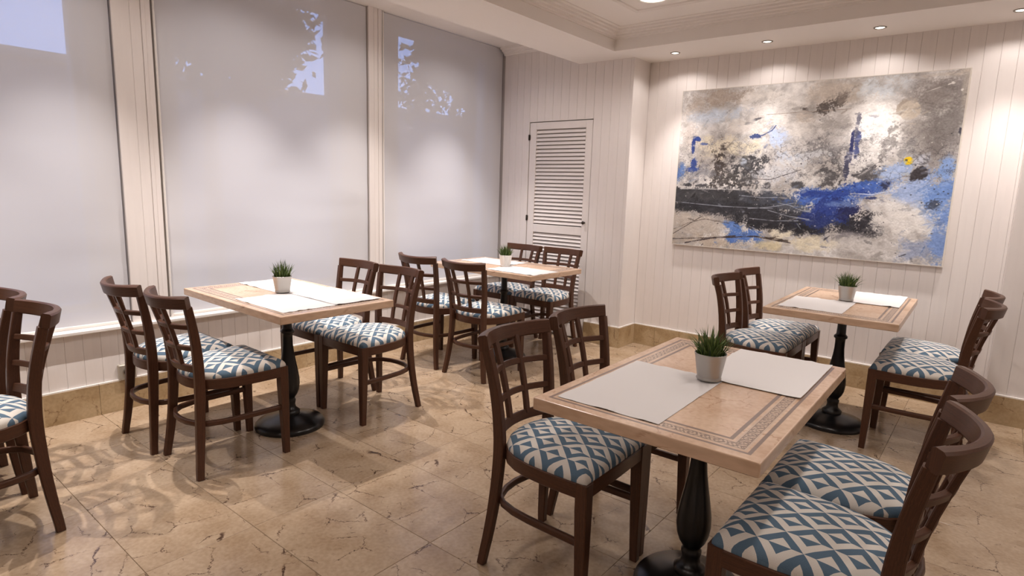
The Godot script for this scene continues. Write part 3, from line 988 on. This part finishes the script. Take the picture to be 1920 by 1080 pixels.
func build_shell() -> void:
	# floor: marble tiles 60 x 39 cm on a bed
	var fl := struct("floor")
	part("screed", boxmesh(Vector3(-4.25, -0.2, -5.1), Vector3(ROOMX + 0.2, -0.0065, ROOMZ + 0.2)), M.grout, fl)
	var xs := []; var zs := []
	var x := -2.15 - 0.6 * 3.0
	while x < ROOMX + 0.5:
		xs.append(clampf(x, LEFT - 0.02, ROOMX)); x += 0.6
	var z := -0.685 - 0.39 * 11.0
	while z < ROOMZ + 0.3:
		zs.append(clampf(z, BACK - 0.02, ROOMZ)); z += 0.39
	var kinds := {}
	var tr := RandomNumberGenerator.new(); tr.seed = 21
	for i in xs.size() - 1:
		for j in zs.size() - 1:
			var w: float = xs[i + 1] - xs[i]; var d: float = zs[j + 1] - zs[j]
			if w < 0.02 or d < 0.02: continue
			var variant := tr.randi() % 14
			var key := "%.3f_%.3f_%d" % [w, d, variant]
			if not kinds.has(key):
				var m := MB.new()
				var b := 0.0011; var hw := w / 2.0 - 0.0007; var hd := d / 2.0 - 0.0007
				var r0 := PackedVector3Array([Vector3(-hw, -0.007, -hd), Vector3(hw, -0.007, -hd), Vector3(hw, -0.007, hd), Vector3(-hw, -0.007, hd)])
				var r1 := PackedVector3Array([Vector3(-hw, -b, -hd), Vector3(hw, -b, -hd), Vector3(hw, -b, hd), Vector3(-hw, -b, hd)])
				var r2 := PackedVector3Array([Vector3(-hw + b, 0, -hd + b), Vector3(hw - b, 0, -hd + b), Vector3(hw - b, 0, hd - b), Vector3(-hw + b, 0, hd - b)])
				m.loft([r0, r1, r2], "flat")
				var off := Vector2(tr.randf_range(0.16, 0.84), tr.randf_range(0.11, 0.89))
				var flip := 1.0 if variant % 2 == 0 else -1.0
				for q in m.v.size(): m.uv[q] = off + Vector2(m.v[q].x, m.v[q].z) * 0.5 * flip
				kinds[key] = m.mesh()
			part("tile", kinds[key], M.floor, fl, Vector3((xs[i] + xs[i + 1]) / 2.0, 0, (zs[j] + zs[j + 1]) / 2.0))
	# ---- painting wall, return, door wall, pilaster
	var wb := struct("wall_back")
	part("masonry", boxmesh(Vector3(PIERX - 0.3, -0.05, BACK - 0.25), Vector3(ROOMX + 0.2, 2.9, BACK - 0.011)), M.groove, wb)
	boards(wb, Vector3(PIERX + 0.001, 0.17, BACK), Vector3(PILX, 0.17, BACK), SOFF - 0.165, 0.084, 0.0)
	var wd := struct("wall_door")
	var dx0 := -3.556; var dx1 := -2.862; var dtop := 1.972
	part("masonry", boxmesh(Vector3(-4.25, -0.05, DOORZ - 0.25), Vector3(dx0 - 0.002, 2.9, DOORZ - 0.011)), M.groove, wd)
	part("masonry", boxmesh(Vector3(dx1 + 0.002, -0.05, DOORZ - 0.25), Vector3(PIERX - 0.013, 2.9, DOORZ - 0.011)), M.groove, wd)
	part("masonry", boxmesh(Vector3(dx0 - 0.01, dtop + 0.002, DOORZ - 0.25), Vector3(dx1 + 0.01, 2.9, DOORZ - 0.011)), M.groove, wd)
	part("masonry", boxmesh(Vector3(dx0 - 0.01, -0.05, DOORZ - 0.25), Vector3(dx1 + 0.01, dtop + 0.01, DOORZ - 0.10)), M.groove, wd)
	boards(wd, Vector3(LEFT + 0.004, 0.17, DOORZ), Vector3(dx0 - 0.002, 0.17, DOORZ), RECESS - 0.165, 0.0805, 0.0)
	boards(wd, Vector3(dx0 - 0.002, dtop + 0.004, DOORZ), Vector3(dx1 + 0.002, dtop + 0.004, DOORZ), RECESS - dtop - 0.004, 0.0872, 0.0)
	boards(wd, Vector3(dx1 + 0.002, 0.17, DOORZ), Vector3(PIERX - 0.001, 0.17, DOORZ), SOFF - 0.165, 0.0842, 0.0)
	part("return_panel", boxmesh(Vector3(PIERX - 0.013, 0.17, BACK - 0.02), Vector3(PIERX, SOFF + 0.01, DOORZ - 0.0125), 0.002), M.paint, wd)
	part("corner_post", boxmesh(Vector3(PIERX - 0.012, 0.17, DOORZ - 0.013), Vector3(PIERX, SOFF + 0.01, DOORZ - 0.0003), 0.0015), M.paint, wd)
	var wp := struct("wall_pilaster")
	part("masonry", boxmesh(Vector3(PILX + 0.013, -0.05, BACK - 0.02), Vector3(ROOMX + 0.2, 2.9, PILZ - 0.011)), M.groove, wp)
	boards(wp, Vector3(PILX, 0.17, PILZ), Vector3(ROOMX, 0.17, PILZ), SOFF - 0.165, 0.105, 0.0)
	part("return_panel", boxmesh(Vector3(PILX, 0.17, BACK - 0.01), Vector3(PILX + 0.0125, SOFF + 0.01, PILZ - 0.0125), 0.002), M.paint, wp)
	skirting("baseboard_back", Vector3(PIERX, 0, BACK), Vector3(PILX, 0, BACK), Vector3(0, 0, 1), 0.216)
	skirting("baseboard_door", Vector3(dx1 + 0.012, 0, DOORZ), Vector3(PIERX + 0.013, 0, DOORZ), Vector3(0, 0, 1), 0.36)
	skirting("baseboard_corner", Vector3(dx0 - 0.012, 0, DOORZ), Vector3(LEFT, 0, DOORZ), Vector3(0, 0, 1), 0.4)
	skirting("baseboard_return", Vector3(PIERX, 0, BACK), Vector3(PIERX, 0, DOORZ + 0.0135), Vector3(1, 0, 0), 0.4)
	skirting("baseboard_pilaster", Vector3(PILX - 0.013, 0, PILZ), Vector3(ROOMX, 0, PILZ), Vector3(0, 0, 1), 0.55)
	skirting("baseboard_pilaster_return", Vector3(PILX, 0, BACK), Vector3(PILX, 0, PILZ + 0.0135), Vector3(-1, 0, 0), 0.4)
	build_door(dx0, dx1, dtop)
	build_window_wall()
	# ---- the rest of the room, behind the camera
	part("masonry", boxmesh(Vector3(ROOMX, -0.05, -5.1), Vector3(ROOMX + 0.2, 2.9, ROOMZ + 0.2)), M.paint, struct("wall_right"))
	part("masonry", boxmesh(Vector3(-4.25, -0.05, ROOMZ), Vector3(ROOMX + 0.2, 2.9, ROOMZ + 0.2)), M.paint, struct("wall_front"))
	# ---- ceiling: beam, lowered border, coffer with cornice
	var ce := struct("ceiling")
	part("beam", boxmesh(Vector3(-3.03, SOFF, -5.1), Vector3(TRAYX0, 2.9, ROOMZ + 0.2)), M.ceiling, ce)
	part("soffit", boxmesh(Vector3(TRAYX0, SOFF, -5.1), Vector3(ROOMX + 0.2, 2.9, TRAYZ0)), M.ceiling, ce)
	part("soffit", boxmesh(Vector3(TRAYX0, SOFF, TRAYZ1), Vector3(ROOMX + 0.2, 2.9, ROOMZ + 0.2)), M.ceiling, ce)
	part("soffit", boxmesh(Vector3(TRAYX1, SOFF, TRAYZ0), Vector3(ROOMX + 0.2, 2.9, TRAYZ1)), M.ceiling, ce)
	part("window_strip", boxmesh(Vector3(-4.25, RECESS, -5.1), Vector3(-3.03, 2.9, ROOMZ + 0.2)), M.ceiling, ce)
	part("coffer", boxmesh(Vector3(TRAYX0, 2.594, TRAYZ0), Vector3(TRAYX1, 2.9, TRAYZ1)), M.ceiling, ce)
	cornice_loop(ce, "cornice", 0.0, [[0.0, 2.528], [0.012, 2.528], [0.013, 2.541], [0.031, 2.544], [0.033, 2.556], [0.053, 2.559], [0.055, 2.571], [0.077, 2.574], [0.079, 2.586], [0.104, 2.589], [0.105, 2.594], [0.0, 2.594]])
	cornice_loop(ce, "moulding", 0.375, [[0.0, 2.5945], [0.003, 2.583], [0.012, 2.579], [0.02, 2.584], [0.03, 2.586], [0.034, 2.5945]])
	var m := MB.new()
	var rings := []
	for e in [LEFT + 0.0, -3.031]:
		var r := PackedVector3Array()
		for p in [[0.0, 2.602], [0.012, 2.602], [0.014, 2.614], [0.03, 2.617], [0.032, 2.63], [0.052, 2.633], [0.054, 2.646], [0.075, 2.649], [0.078, 2.6695], [0.0, 2.6695]]:
			r.append(Vector3(e, p[1], DOORZ + p[0]))
		rings.append(r)
	m.loft(rings, "flat")
	part("cornice", m.mesh(), M.ceiling, ce)

func build_door(x0: float, x1: float, top: float) -> void:
	var d := struct("door_1")
	var zf := DOORZ - 0.004; var zb := DOORZ - 0.036
	var a := x0 + 0.004; var b := x1 - 0.004; var bottom := 0.012
	var lx0 := -3.478; var lx1 := -2.934
	part("stile", boxmesh(Vector3(a, bottom, zb), Vector3(lx0, top - 0.004, zf), 0.002), M.paint, d)
	part("stile", boxmesh(Vector3(lx1, bottom, zb), Vector3(b, top - 0.004, zf), 0.002), M.paint, d)
	for r in [[1.905, top - 0.004], [0.955, 1.030], [bottom, 0.13]]:
		part("rail", boxmesh(Vector3(lx0 - 0.001, r[0], zb), Vector3(lx1 + 0.001, r[1], zf), 0.002), M.paint, d)
	part("backing", boxmesh(Vector3(lx0 - 0.01, bottom, DOORZ - 0.06), Vector3(lx1 + 0.01, top - 0.01, DOORZ - 0.04)), M.groove, d)
	# louvre slats, tilted
	var w := lx1 - lx0
	var m := MB.new()
	m.sweep([Vector3(-w / 2.0, 0, 0), Vector3(w / 2.0, 0, 0)], [Vector3(0, 0.87, -0.49), Vector3(0, 0.87, -0.49)], rect_profile(0.031, 0.005, 0.0015), "flat")
	var slat := m.mesh()
	for r in [[1.036, 1.900, 25], [0.136, 0.950, 24]]:
		for i in int(r[2]):
			var y: float = lerpf(r[0], r[1], (i + 0.5) / r[2])
			part("slat", slat, M.paint, d, Vector3((lx0 + lx1) / 2.0, y, DOORZ - 0.017))
	# knob and hinges
	m = MB.new()
	m.lathe([[0.0, 0.008], [0.006, 0.008], [0.012, 0.0065], [0.02, 0.013], [0.028, 0.0155], [0.034, 0.012], [0.036, 0.002]], 18)
	var k := part("knob", m.mesh(), M.dark_metal, d, Vector3(-2.902, 1.073, zf))
	k.rotation_degrees.x = 90.0
	for y in [1.835, 1.085, 0.35]:
		m = MB.new()
		m.lathe([[0.0, 0.003], [0.002, 0.006], [0.052, 0.006], [0.054, 0.003]], 10)
		m.box(Vector3(-0.012, 0.004, -0.006), Vector3(0.012, 0.05, -0.003))
		part("hinge", m.mesh(), M.dark_metal, d, Vector3(x0 + 0.001, y - 0.027, DOORZ + 0.004))

func build_window_wall() -> void:
	var wl := struct("wall_left")
	var sill := 0.588; var head := 2.61
	var holes := [[-4.48, -3.309], [-2.752, -1.592], [-1.147, 0.02]]
	# masonry below, above and between the windows
	part("masonry", boxmesh(Vector3(-4.12, -0.05, -5.1), Vector3(-3.925, sill, ROOMZ + 0.2)), M.paint, wl)
	part("masonry", boxmesh(Vector3(-4.12, head, -5.1), Vector3(-3.925, 2.9, ROOMZ + 0.2)), M.paint, wl)
	var edge := -5.1
	for hs in holes:
		part("pier", boxmesh(Vector3(-4.12, sill, edge), Vector3(-3.925, head, hs[0])), M.frame, wl)
		edge = hs[1]
	part("pier", boxmesh(Vector3(-4.12, sill, edge), Vector3(-3.925, head, ROOMZ + 0.2)), M.frame, wl)
	# boarded dado below the blinds
	part("dado_backing", boxmesh(Vector3(-3.93, -0.05, DOORZ), Vector3(LEFT - 0.0115, 0.487, ROOMZ)), M.groove, wl)
	boards(wl, Vector3(LEFT, 0.17, 0.44), Vector3(LEFT, 0.17, DOORZ), 0.317, 0.0856, PI / 2.0)
	part("dado_face", boxmesh(Vector3(LEFT - 0.0115, 0.17, 0.4402), Vector3(LEFT, 0.487, ROOMZ)), M.paint, wl)
	# sill board that shades the dado
	var m := MB.new()
	m.box(Vector3(-3.93, 0.487, DOORZ + 0.001), Vector3(LEFT + 0.038, 0.510, ROOMZ), 0.005)
	part("sill", m.mesh(), M.trim, wl)
	# boarded posts between the blinds
	for q in [[-1.272, -1.362, -1.418, -1.440, -1.470, -1.488], [-2.982, -3.030, -3.068, -3.088, -3.110, -3.124], [0.40, 0.31, 0.254, 0.232, 0.202, 0.184]]:
		var zt := RECESS - 0.51
		for i in 4:
			var za: float = q[i]; var zb: float = q[i + 1]
			var o := part("board", board_mesh(absf(za - zb), zt), M.paint, wl, Vector3(LEFT + (0.006 if i < 2 else [0.011, 0.004][i - 2]), 0.51, (za + zb) / 2.0), PI / 2.0)
			o.name = "post_board"
		part("post_core", boxmesh(Vector3(-3.925, 0.51, q[4] + 0.002), Vector3(LEFT - 0.006, RECESS, q[0] - 0.002)), M.groove, wl)
		m = MB.new()
		m.lathe([[0.0, 0.006], [zt, 0.006]], 10)
		part("guide_rod", m.mesh(), M.trim, wl, Vector3(LEFT - 0.002, 0.51, q[5]))
	# skirting
	skirting("baseboard_left", Vector3(LEFT, 0, 1.929), Vector3(LEFT, 0, DOORZ), Vector3(1, 0, 0), 0.6)
	# windows: frame, panes
	var n := 1
	for hs in holes:
		var wnd := struct("window_%d" % n)
		n += 1
		var z0: float = hs[0]; var z1: float = hs[1]; var f := 0.045
		for e in [[sill, head, z0, z0 + f], [sill, head, z1 - f, z1], [sill, sill + f, z0, z1], [head - f, head, z0, z1]]:
			# frames sit just outside the clear glass line
			var grow := 0.0
			part("frame", boxmesh(Vector3(-4.06, e[0] + grow, e[2]), Vector3(-3.99, e[1], e[3]), 0.003), M.frame, wnd)
		part("pane", boxmesh(Vector3(-4.028, sill + f, z0 + f), Vector3(-4.022, head - f, z1 - f)), M.glass, wnd)
	# roller blinds
	var names := ["grey screen roller blind nearest the louvred door", "wide grey screen roller blind between the two panelled posts", "grey screen roller blind at the left edge of the picture"]
	var spans := [[DOORZ + 0.012, -3.128], [-2.978, -1.494], [-1.266, 0.178]]
	for i in 3:
		var z0: float = spans[i][0]; var z1: float = spans[i][1]
		var t := thing("roller_blind", names[i], "blind", Vector3(-3.900, 0.51, (z0 + z1) / 2.0), 0.0, "roller blinds on the window wall")
		var hw := (z1 - z0) / 2.0
		# a single sheet with a slight wave
		var st := SurfaceTool.new()
		st.begin(Mesh.PRIMITIVE_TRIANGLES)
		st.set_smooth_group(1)
		var ny := 40; var nz := 30
		var nn := FastNoiseLite.new(); nn.seed = 50 + i; nn.frequency = 1.2
		var at := func(a: int, b: int) -> Vector3:
			var y := 2.155 * a / ny; var zz := -hw + 2.0 * hw * b / nz
			return Vector3(nn.get_noise_2d(zz * 0.7, y * 4.5) * 0.0045 * (1.0 - 0.85 * y / 2.155), y, zz)
		for a in ny:
			for b in nz:
				for q in [[0, 0], [1, 0], [1, 1], [0, 0], [1, 1], [0, 1]]:
					st.add_vertex(at.call(a + q[0], b + q[1]))
		st.generate_normals()
		st.index()
		part("fabric", st.commit(), M.screen, t)
		m = MB.new()
		m.sweep([Vector3(0.0, 0.011, -hw), Vector3(0.0, 0.011, hw)], [Vector3.UP, Vector3.UP], round_profile(0.02, 0.010), "smooth")
		part("bottom_bar", m.mesh(), M.trim, t)
	# floor-level socket box on the skirting
	var so := thing("wall_socket", "small grey metal socket box above the skirting beside the leftmost chair pair", "socket", Vector3(LEFT, 0.1865, -1.215), PI / 2.0)
	part("box", boxmesh(Vector3(-0.045, 0, 0.0005), Vector3(0.045, 0.088, 0.032), 0.004), M.socket, so)
	m = MB.new()
	m.lathe([[0.0, 0.027], [0.004, 0.027], [0.006, 0.024], [0.006, 0.021], [0.001, 0.020]], 24)
	var ring := part("outlet_ring", m.mesh(), M.steel, so, Vector3(0.0, 0.044, 0.0315))
	ring.rotation_degrees.x = 90.0
	m = MB.new()
	m.lathe([[0.0005, 0.0205], [0.002, 0.0205]], 24)
	var hole := part("outlet_face", m.mesh(), M.socket_dark, so, Vector3(0.0, 0.044, 0.0315))
	hole.rotation_degrees.x = 90.0

func build_furniture() -> void:
	var P := PI / 2.0
	# tables: front, by the window, by the louvred door, under the painting, and one just out of the picture on the left
	var t0 := make_table("marble table nearest the camera with inlaid border and two paper mats", Vector3(-0.6877, 0, -1.8747), 0.0133)
	copy_of(t0, "marble_table", "marble table in front of the middle blind, left of the room", Vector3(-2.9744, 0, -1.7229), P - 0.0103)
	copy_of(t0, "marble_table", "small-looking marble table at the back beside the louvred door", Vector3(-3.0281, 0, -3.644), P - 0.008)
	copy_of(t0, "marble_table", "marble table under the large abstract painting", Vector3(-0.6639, 0, -3.9552), 0.0198)
	copy_of(t0, "marble_table", "marble table just beyond the left edge, between the leftmost chairs", Vector3(-2.96, 0, 0.13), P)
	# chairs
	var G := "dark wooden lattice-back dining chairs with diamond cloth seats"
	var c0 := make_chair("dark lattice-back chair left of the nearest marble table, closest to the camera", Vector3(-1.108, 0, -1.70), -P + 0.02, G)
	var list := [
		["dark lattice-back chair left of the nearest marble table, the farther of that pair", -1.118, -2.135, -P],
		["dark chair right of the nearest marble table, in the bottom right corner of the picture", -0.274, -1.662, P],
		["dark chair right of the nearest marble table, the farther of that pair", -0.276, -2.095, P],
		["dark chair with its back to the camera at the window table, beside the socket box", -3.306, -1.285, 0.0],
		["dark chair with its back to the camera at the window table, nearer the room", -2.868, -1.322, -0.02],
		["dark chair facing the camera at the window table, closest to the blind", -3.295, -2.20, PI],
		["dark chair facing the camera at the window table, nearer the room", -2.867, -2.20, PI],
		["dark chair with its back to the camera at the back table, closest to the blind", -3.34, -3.235, 0.0],
		["dark chair with its back to the camera at the back table, nearer the room", -2.872, -3.236, 0.02],
		["dark chair facing the camera at the back table, partly hidden behind the plant", -3.405, -4.135, PI],
		["dark chair facing the camera at the back table, in front of the louvred door", -2.975, -4.135, PI],
		["dark chair left of the table under the painting, the nearer of that pair", -1.10, -3.855, -P],
		["dark chair left of the table under the painting, closest to the wall", -1.10, -4.283, -P],
		["dark chair right of the table under the painting, the nearer of that pair", -0.247, -3.868, P],
		["dark chair right of the table under the painting, closest to the wall", -0.255, -4.297, P],
		["dark chair cut off by the left edge of the picture, the nearer one", -2.853, -0.358, PI],
		["dark chair cut off by the left edge of the picture, closest to the blind", -3.29, -0.345, PI]]
	for c in list:
		copy_of(c0, "dining_chair", c[0], Vector3(c[1], 0, c[2]), c[3])
	# paper mats
	make_mat("grey-white paper mat on the nearest table, in front of its left chair", -0.958, -0.640, -1.925, -1.412, 0.02, 0.0, 1)
	make_mat("grey-white paper mat on the nearest table, at its far right corner", -0.738, -0.410, -2.375, -1.900, 0.015, 0.0022, 2)
	make_mat("white paper mat on the window table, at its far left by the blind", -3.470, -3.005, -2.010, -1.705, -0.01, 0.0, 3)
	make_mat("white paper mat on the window table, at its front corner", -3.000, -2.530, -1.745, -1.450, -0.01, 0.0, 4)
	make_mat("white paper mat on the window table, at its right corner", -2.995, -2.525, -2.015, -1.735, -0.01, 0.0030, 5)
	make_mat("white paper mat on the back table, at its far side by the blind", -3.480, -3.005, -3.915, -3.610, 0.0, 0.0, 6)
	make_mat("white paper mat on the back table, at its front side", -2.975, -2.520, -3.665, -3.355, 0.0, 0.0, 7)
	make_mat("white paper mat on the table under the painting, in front of its left chair", -0.930, -0.605, -3.975, -3.530, 0.02, 0.0, 8)
	make_mat("white paper mat on the table under the painting, at its far right corner", -0.715, -0.400, -4.480, -3.985, 0.02, 0.0022, 9)
	# plants
	make_plant("grass plant in a zinc pot on the table nearest the camera", Vector3(-0.683, 0.7568, -1.885), 0.3, false, 101, 0.075)
	make_plant("grass plant in a zinc pot on the window table", Vector3(-3.008, 0.7575, -1.722), 1.2, false, 102, 0.035)
	make_plant("grass plant in a ribbed white pot on the back table", Vector3(-2.99, 0.7515, -3.605), 2.1, true, 103, 0.035)
	make_plant("grass plant in a zinc pot on the table under the painting", Vector3(-0.668, 0.7568, -4.005), 0.8, false, 104, 0.07)
	# the painting
	var px0 := -2.166; var px1 := -0.278; var py0 := 0.934; var py1 := 2.184
	var pt := thing("abstract_painting", "large abstract canvas in greys, black and blue with a yellow dot", "painting", Vector3((px0 + px1) / 2.0, py0, BACK + 0.001))
	var hw := (px1 - px0) / 2.0; var hh := py1 - py0
	var m := MB.new()
	m.box(Vector3(-hw + 0.002, 0.002, 0.0), Vector3(hw - 0.002, hh - 0.002, 0.027), 0.001)
	part("stretcher_frame", m.mesh(), M.canvas_edge, pt)
	var st := SurfaceTool.new()
	st.begin(Mesh.PRIMITIVE_TRIANGLES)
	for q in [[0, 1], [1, 1], [1, 0], [0, 1], [1, 0], [0, 0]]:
		st.set_uv(Vector2(q[0], 1 - q[1]))
		st.set_normal(Vector3(0, 0, 1))
		st.add_vertex(Vector3(-hw + q[0] * 2.0 * hw, q[1] * hh, 0.0285))
	part("canvas", st.commit(), make_painting_material(), pt)
	for e in [[-hw - 0.004, -hw, -0.004, hh + 0.004], [hw, hw + 0.008, -0.004, hh + 0.004], [-hw, hw, -0.004, 0.0], [-hw, hw, hh, hh + 0.004]]:
		part("edge_strip", boxmesh(Vector3(e[0], e[2], 0.0), Vector3(e[1], e[3], 0.029)), M.canvas_edge, pt)

func build_outside() -> void:
	part("road", boxmesh(Vector3(-60, -0.6, -60), Vector3(-4.3, -0.3, 60)), M.asphalt, struct("ground"))
	var h := thing("street_building", "pale building across the street, seen dimly through the blinds", "building", Vector3(-16.0, -0.3, -6.0))
	part("wall", boxmesh(Vector3(-6, 0, -26), Vector3(0, 4.0, 26)), M.render, h)
	part("parapet", boxmesh(Vector3(-6.1, 4.0, -26.1), Vector3(0.08, 4.2, 26.1), 0.02), M.render, h)
	tree("leafy tree in the street, dim behind the middle blind", Vector3(-8.3, -0.3, -3.80), 3.7, 1.06, 1)
	tree("leafy tree in the street, dim behind the blind nearest the louvred door", Vector3(-8.3, -0.3, -8.75), 3.9, 1.15, 2)
	tree("leafy street tree showing at the top of the leftmost blind", Vector3(-6.6, -0.3, -2.0), 4.1, 0.45, 3)

func tree(label: String, at: Vector3, high: float, r: float, seed_: int) -> void:
	var t := thing("street_tree", label, "tree", at, 0.0, "street trees beyond the blinds")
	var m := MB.new()
	m.sweep([Vector3(0, 0, 0), Vector3(0.06, high * 0.4, 0.03), Vector3(0, high, 0)], [Vector3.RIGHT, Vector3.RIGHT, Vector3.RIGHT], round_profile(0.24, 0.24), "smooth", false, [Vector2.ONE, Vector2(0.8, 0.8), Vector2(0.3, 0.3)])
	part("trunk", m.mesh(), M.bark, t)
	var rr := RandomNumberGenerator.new(); rr.seed = seed_ * 31
	var st := SurfaceTool.new()
	st.begin(Mesh.PRIMITIVE_TRIANGLES)
	var clumps := []
	for i in 26:
		var d := Vector3(rr.randfn(), rr.randfn() * 0.8, rr.randfn()).normalized() * r * pow(rr.randf(), 0.45)
		clumps.append(Vector3(0, high, 0) + d)
	for i in 11000:
		var c: Vector3 = clumps[rr.randi() % clumps.size()]
		var p := c + Vector3(rr.randfn(), rr.randfn(), rr.randfn()) * r * 0.2
		var a := Vector3(rr.randfn(), rr.randfn(), rr.randfn()).normalized()
		var b := a.cross(Vector3(rr.randfn(), rr.randfn(), rr.randfn())).normalized()
		var s := rr.randf_range(0.05, 0.11)
		var n := a.cross(b).normalized()
		for q in [p - a * s, p + b * s * 0.5, p + a * s, p - a * s, p + a * s, p - b * s * 0.5]:
			st.set_normal(n); st.add_vertex(q)
	var f := part("foliage", st.commit(), M.leaf, t)
	f.set_meta("kind", "stuff")
